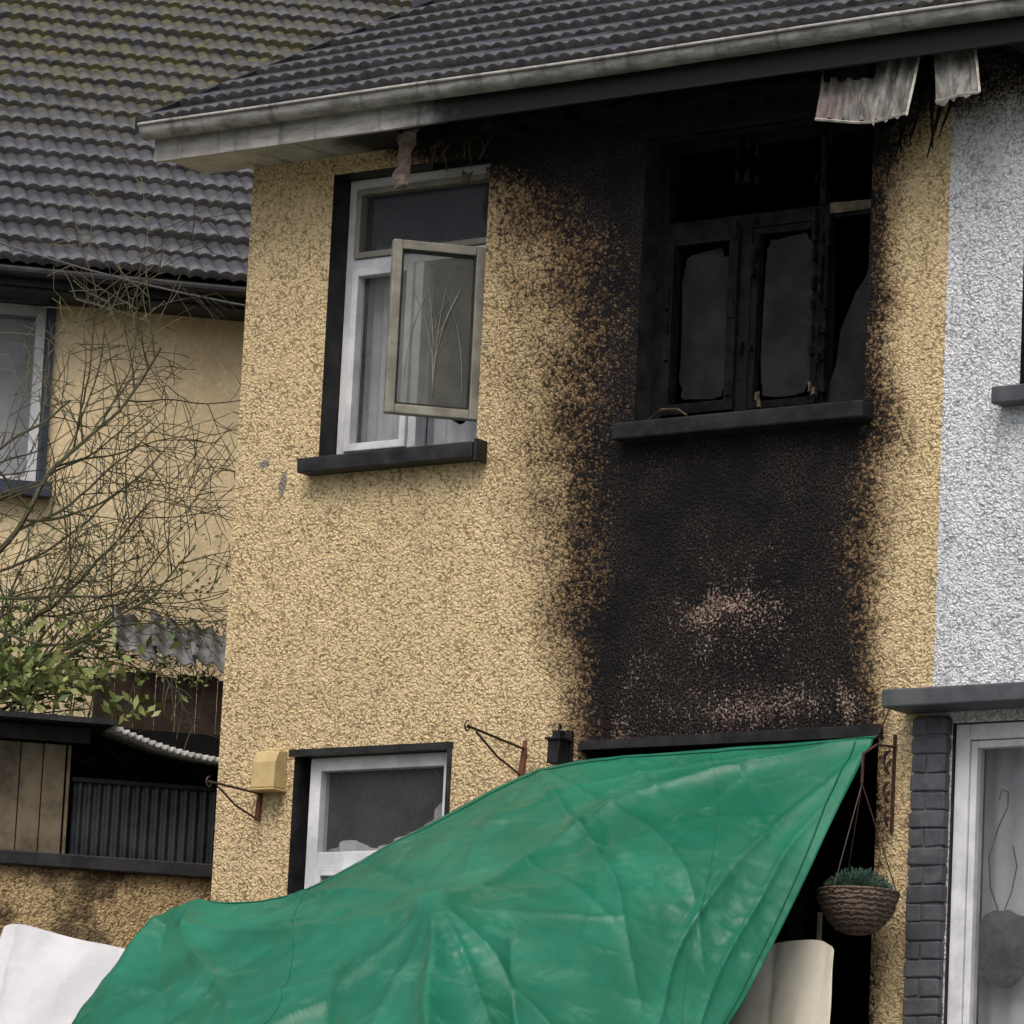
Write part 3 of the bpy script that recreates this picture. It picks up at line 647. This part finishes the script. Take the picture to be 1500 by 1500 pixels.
for j in range(NV+1):
    for i in range(NU+1):
        p=P[j][i]; du=P[j][min(i+1,NU)]-P[j][max(i-1,0)]; dv=P[min(j+1,NV)][i]-P[max(j-1,0)][i]
        n_=du.cross(dv).normalized(); 
        if n_.z<0: n_=-n_
        uu,vv=5*i/NU,5*j/NV; h=0
        wob=noise.noise(Vector((uu*1.3,vv*1.3,3)))*.06
        for a,b_,am,wd in creases:
            d,tt=segd((uu+wob,vv+wob*.7),a,b_); 
            if d<wd*6: h+=am*math.exp(-d/wd)*(.35+.65*math.sin(math.pi*min(1,.15+tt*.85)))
        if h>.05: h=.05+.045*math.tanh((h-.05)/.045)   # folds merge at the propped point instead of spiking
        q=Vector((p.x*1.8,p.y*1.8,p.z*1.8))
        pat=sstep(-.15,.25,noise.noise(q*.9+Vector((9,2,4))))
        h+=.018*noise.noise(q)+.006*(1-2*abs(noise.noise(q*2.3+Vector((5,0,0)))))+pat*(.005*(1-2*abs(noise.noise(q*5.5)))+.002*(1-2*abs(noise.noise(q*13))))
        edge=sstep(0,.25,min(vv*1.5,5-uu+.08)) ; h*=.25+.75*edge
        V.append(tuple(p+n_*h))
for j in range(NV):
    for i in range(NU):
        a=j*(NU+1)+i; F.append((a,a+NU+1,a+NU+2,a+1))
def tarpm():
    s=NT("green_tarpaulin_sheet")
    f=s.ramp(s.noise(1.6,5,.62),.38,.66)
    c=s.mix(f,(.007,.120,.066),(.014,.170,.100))
    c=s.mix(s.ramp(s.noise(4.5,6,.72,dist=.6),.52,.76,0,.34),c,(.13,.31,.23))
    c=s.mix(s.ramp(s.noise(38,2,.6),.68,.74,0,.35),c,(.02,.06,.04))
    r_=s.ramp(s.noise(3,4,.6),.35,.65,.36,.55)
    return s.out(c,r_,s.bump(s.noise(14,4,.6,dist=.3),.14,.02,s.bump(s.noise(5,3,.5,dist=.3),.14,.04)),.4)
M_tarp=tarpm()
TP=empty("green_tarpaulin")
o=mesh("sheet",V,F,M_tarp,TP,True); md=o.modifiers.new("s",'SOLIDIFY'); md.thickness=.003
M_seam=simple("tarp_hem",(.006,.09,.05),(.010,.13,.075),12,.45,.3)
g=Geo()
def along(fn,n,r_,off=.006):
    pts=[]
    for k in range(n+1):
        uu,vv=fn(k/n); i=int(round(uu/5*NU)); j=int(round(vv/5*NV)); i=max(0,min(NU,i)); j=max(0,min(NV,j)); pts.append(Vector(V[j*(NU+1)+i])+Vector((-.1,-.4,.9)).normalized()*off)
    g.tube(pts,r_,4)
along(lambda t:(4.93,t*5),60,.004,.003); along(lambda t:(t*5,.06),80,.005,.001); along(lambda t:(1.15+.0*t,t*5),110,.0018,.001); along(lambda t:(4.15,t*5),110,.0018,.001)
g.make("hem_and_seams",[M_seam],TP)
g=Geo(); g.tube([(3.47,-.06,2.11),(3.50,-.03,2.20),(3.50,-.0,2.26)],.004,4); g.make("tie_rope",[M_iron],TP)

# ================================================================== white sheets
def sheetm(name,c1,c2):
    s=NT(name); c=s.mix(s.ramp(s.noise(3,3),.4,.65),c1,c2); return s.out(c,.8,s.bump(s.noise(5,3,dist=.6),.35,.03))
M_sh1=sheetm("white_cloth",(.68,.69,.71),(.56,.57,.59)); M_sh2=sheetm("cream_cloth",(.60,.57,.47),(.45,.42,.33))
def sheet(name,top,bot,mat,folds,amp,seed,dirn=(0,-1,0),bulge=0,soft=.04):
    E=empty(name); V=[];F=[];nx,nz=110,60; T_=[Vector(p) for p in top]; B_=[Vector(p) for p in bot]; dv=Vector(dirn)
    for j in range(nz+1):
        for i in range(nx+1):
            uu=i/nx; vv=j/nz; a=crl(T_,uu*(len(T_)-1)); c=crl(B_,uu*(len(B_)-1)); p=a.lerp(c,vv)
            ph=uu*folds*6.28+1.5*noise.noise(Vector((uu*3,vv*1.2,seed)))
            h=amp*(.4+.6*vv)*(2*abs(math.sin(ph*.5))**.7-1)+soft*noise.noise(Vector((uu*2.5,vv*3,seed+4)))+.010*(1-2*abs(noise.noise(Vector((uu*9+vv*5,vv*4,seed)))))
            h+=bulge*math.sin(min(1,vv*2.2)*math.pi/2)
            V.append(tuple(p+dv*h))
    for j in range(nz):
        for i in range(nx): a=j*(nx+1)+i; F.append((a,a+1,a+nx+2,a+nx+1))
    o=mesh("cloth",V,F,mat,E,True); return E
sheet("white_sheet",[(-1.3,-1.1,1.05),(-.7,-1.05,1.16),(-.36,-1.0,1.26),(-.25,-1.0,1.335),(.1,-1.0,1.265),(.45,-1.0,1.20),(.9,-1.0,1.05)],[(-1.3,-1.4,0),(-.6,-1.4,0),(-.2,-1.35,0),(.2,-1.4,0),(.9,-1.4,0)],M_sh1,6.0,.035,2,soft=.01)
sheet("white_sheet",[(2.85,-.52,.70),(2.98,-.5,1.00),(3.08,-.5,1.16),(3.26,-.48,1.235),(3.48,-.44,1.255),(3.54,-.40,1.22)],[(3.0,-.8,0),(3.2,-.8,0),(3.4,-.78,0),(3.6,-.7,0),(3.74,-.65,0)],M_sh2,3.2,.028,8,bulge=.05,soft=.04)

# ================================================================== small things
def bracket(loc,arm,name="wall_bracket",mat=M_iron):
    E=empty(name,loc); g=Geo()
    g.box(-.012,.012,-.012,-.002,-.09,.09,1)
    g.tube([(0,-.01,.03),(0,-arm,.0)],.006,5)
    g.tube([(0,-.01,-.085),(0,-arm*.45,-.06),(0,-arm*.85,-.005)],.005,5)
    sp=[(0,-arm+.0-.025*(1-k/16)*math.sin(k*.55),-.004+.0+.028*(1-k/16)*(math.cos(k*.55))) for k in range(17)]
    g.tube(sp,.004,4)
    g.make("iron",[mat,M_rust],E); return E
E=bracket((1.68,0,2.12),.42); E.rotation_euler=(rad(-10),0,0)
E=bracket((.25,0,1.98),.36); E.rotation_euler=(rad(-6),0,0)
E=empty("hanging_basket",(3.53,-.24,1.385))
def wick():
    s=NT("woven_basket"); wv=s.n('ShaderNodeTexWave'); wv.bands_direction='Z'; s.set(wv,'Vector',s.tc.outputs['Object']); wv.inputs['Scale'].default_value=16; wv.inputs['Distortion'].default_value=5; wv.inputs['Detail Scale'].default_value=3
    c=s.mix(wv.outputs['Fac'],(.04,.028,.02),(.17,.125,.09)); return s.out(c,.8,s.bump(wv.outputs['Fac'],.8,.01))
M_wick=wick(); V=[];F=[]
pr=[(.155,.085),(.165,.08),(.160,.05),(.145,.01),(.118,-.035),(.085,-.07),(.045,-.085),(.0,-.09)]
for j,(R_,z) in enumerate(pr):
    for i in range(32):
        a=2*math.pi*i/32; q=1+.03*math.sin(i*8+j*3.1); V.append((R_*q*math.cos(a),R_*q*math.sin(a),z))
for j in range(len(pr)-1):
    for i in range(32): F.append((j*32+i,j*32+(i+1)%32,(j+1)*32+(i+1)%32,(j+1)*32+i))
mesh("basket",V,F,M_wick,E,True)
g=Geo(); g.tube([(.158*math.cos(2*math.pi*i/32),.158*math.sin(2*math.pi*i/32),.082) for i in range(33)],.010,6); g.make("rim",[M_wick],E)
g=Geo(); rr=random.Random(5)
for i in range(1500):
    a=rr.uniform(0,6.28); R_=.13*math.sqrt(rr.random()); hh=.085+.085*(1-(R_/.14)**2)*rr.random()
    p=Vector((R_*math.cos(a),R_*math.sin(a),hh)); d=Vector((math.cos(a)*R_*5,math.sin(a)*R_*5,rr.uniform(.3,1.2))).normalized()*rr.uniform(.012,.028); b_=d.cross(Vector((rr.uniform(-1,1),rr.uniform(-1,1),.2))).normalized()*.004
    g.poly([p-b_,p+d*.5-b_*1.5,p+d,p+d*.5+b_*1.5])
M_plant=simple("heather_foliage",(.035,.085,.065),(.07,.13,.09),30,.7,0); g.make("plants",[M_plant],E)
g=Geo()
for a in (.4,2.5,4.6): g.tube([(.155*math.cos(a),.155*math.sin(a),.085),(0,0,.52)],.0025,4)
g.tube([(0,.236,.75),(0,.236,.35)],.008,5); g.tube([(0,.236,.70),(0,.10,.69),(0,0,.64),(0,0,.52)],.006,5)
for cz,s_ in ((.62,.07),(.50,.06),(.40,.045)):
    g.tube([(0,.22-s_*(1-k/20)*abs(math.cos(k*.5))-.01,cz+s_*(1-k/20)*math.sin(k*.5)) for k in range(20)],.0045,4)
g.make("chains_and_bracket",[M_iron],E)
M_alarm=simple("yellowed_plastic",(.55,.42,.20),(.45,.34,.16),10,.45,.05)
E=empty("alarm_box",(.33,0,2.11)); g=Geo()
g.prism([(-.07,-.002,.085),(-.07,-.06,.08),(-.07,-.085,.03),(-.07,-.09,-.085),(-.07,-.002,-.085)],(.13,0,0)); g.box(-.078,.068,-.10,-.002,-.098,-.088)
g.make("casing",[M_alarm],E,bevel=.008)
E=empty("wall_lantern",(1.90,0,2.13)); g=Geo(); g.box(-.035,.035,-.02,-.002,-.08,.09); g.box(-.03,.03,-.10,-.03,-.06,.04,jit=.004); g.prism([(-.04,-.11,.04),(.04,-.11,.04),(.04,-.02,.04),(-.04,-.02,.04)],(0,0,.012)); g.prism([(-.02,-.085,.052),(.02,-.085,.052),(.02,-.045,.052),(-.02,-.045,.052)],(0,0,.03)); g.tube([(-.02,-.02,.1),(-.01,-.05,.115),(0,-.065,.08)],.006,5)
g.make("lamp_body",[M_greysill],E,bevel=.004)

# ================================================================== ground
V=[];F=[]; ys=[-600,-200,-80,-30,-20,-16,-13,-12,-11,-10,-9,-8,-7,-6,-5,-4,-3,0,8,30,100,600]; xs=[-600,-100,-30,-10,0,10,30,100,600]
for y in ys:
    for x in xs: V.append((x,y,-2.4*(1-sstep(-13,-4,y))))
nx=len(xs)
for j in range(len(ys)-1):
    for i in range(nx-1): a=j*nx+i; F.append((a,a+1,a+nx+1,a+nx))
s=NT("wet_ground"); c=s.mix(s.ramp(s.noise(.8,5),.4,.6),(.045,.06,.025),(.07,.065,.05)); M_gr=s.out(c,.8,s.bump(s.noise(20,3),.5,.03))
mesh("ground",V,F,M_gr,None,True)
s=NT("asphalt"); M_as=s.out(s.mix(s.noise(30,3),(.04,.04,.042),(.065,.065,.066)),.7,s.bump(s.noise(150,2),.4,.004))
mesh("road",[(-100,-24,-2.396),(100,-24,-2.396),(100,-14,-2.396),(-100,-14,-2.396)],[(0,1,2,3)],M_as)
g=Geo(); g.box(-6,9,-3.2,-.01,-.05,.006); s=NT("concrete_paving"); M_pv=s.out(s.mix(s.noise(6,4),(.16,.155,.145),(.24,.235,.22)),.75,s.bump(s.noise(60,2),.3,.004)); g.make("pavement",[M_pv])
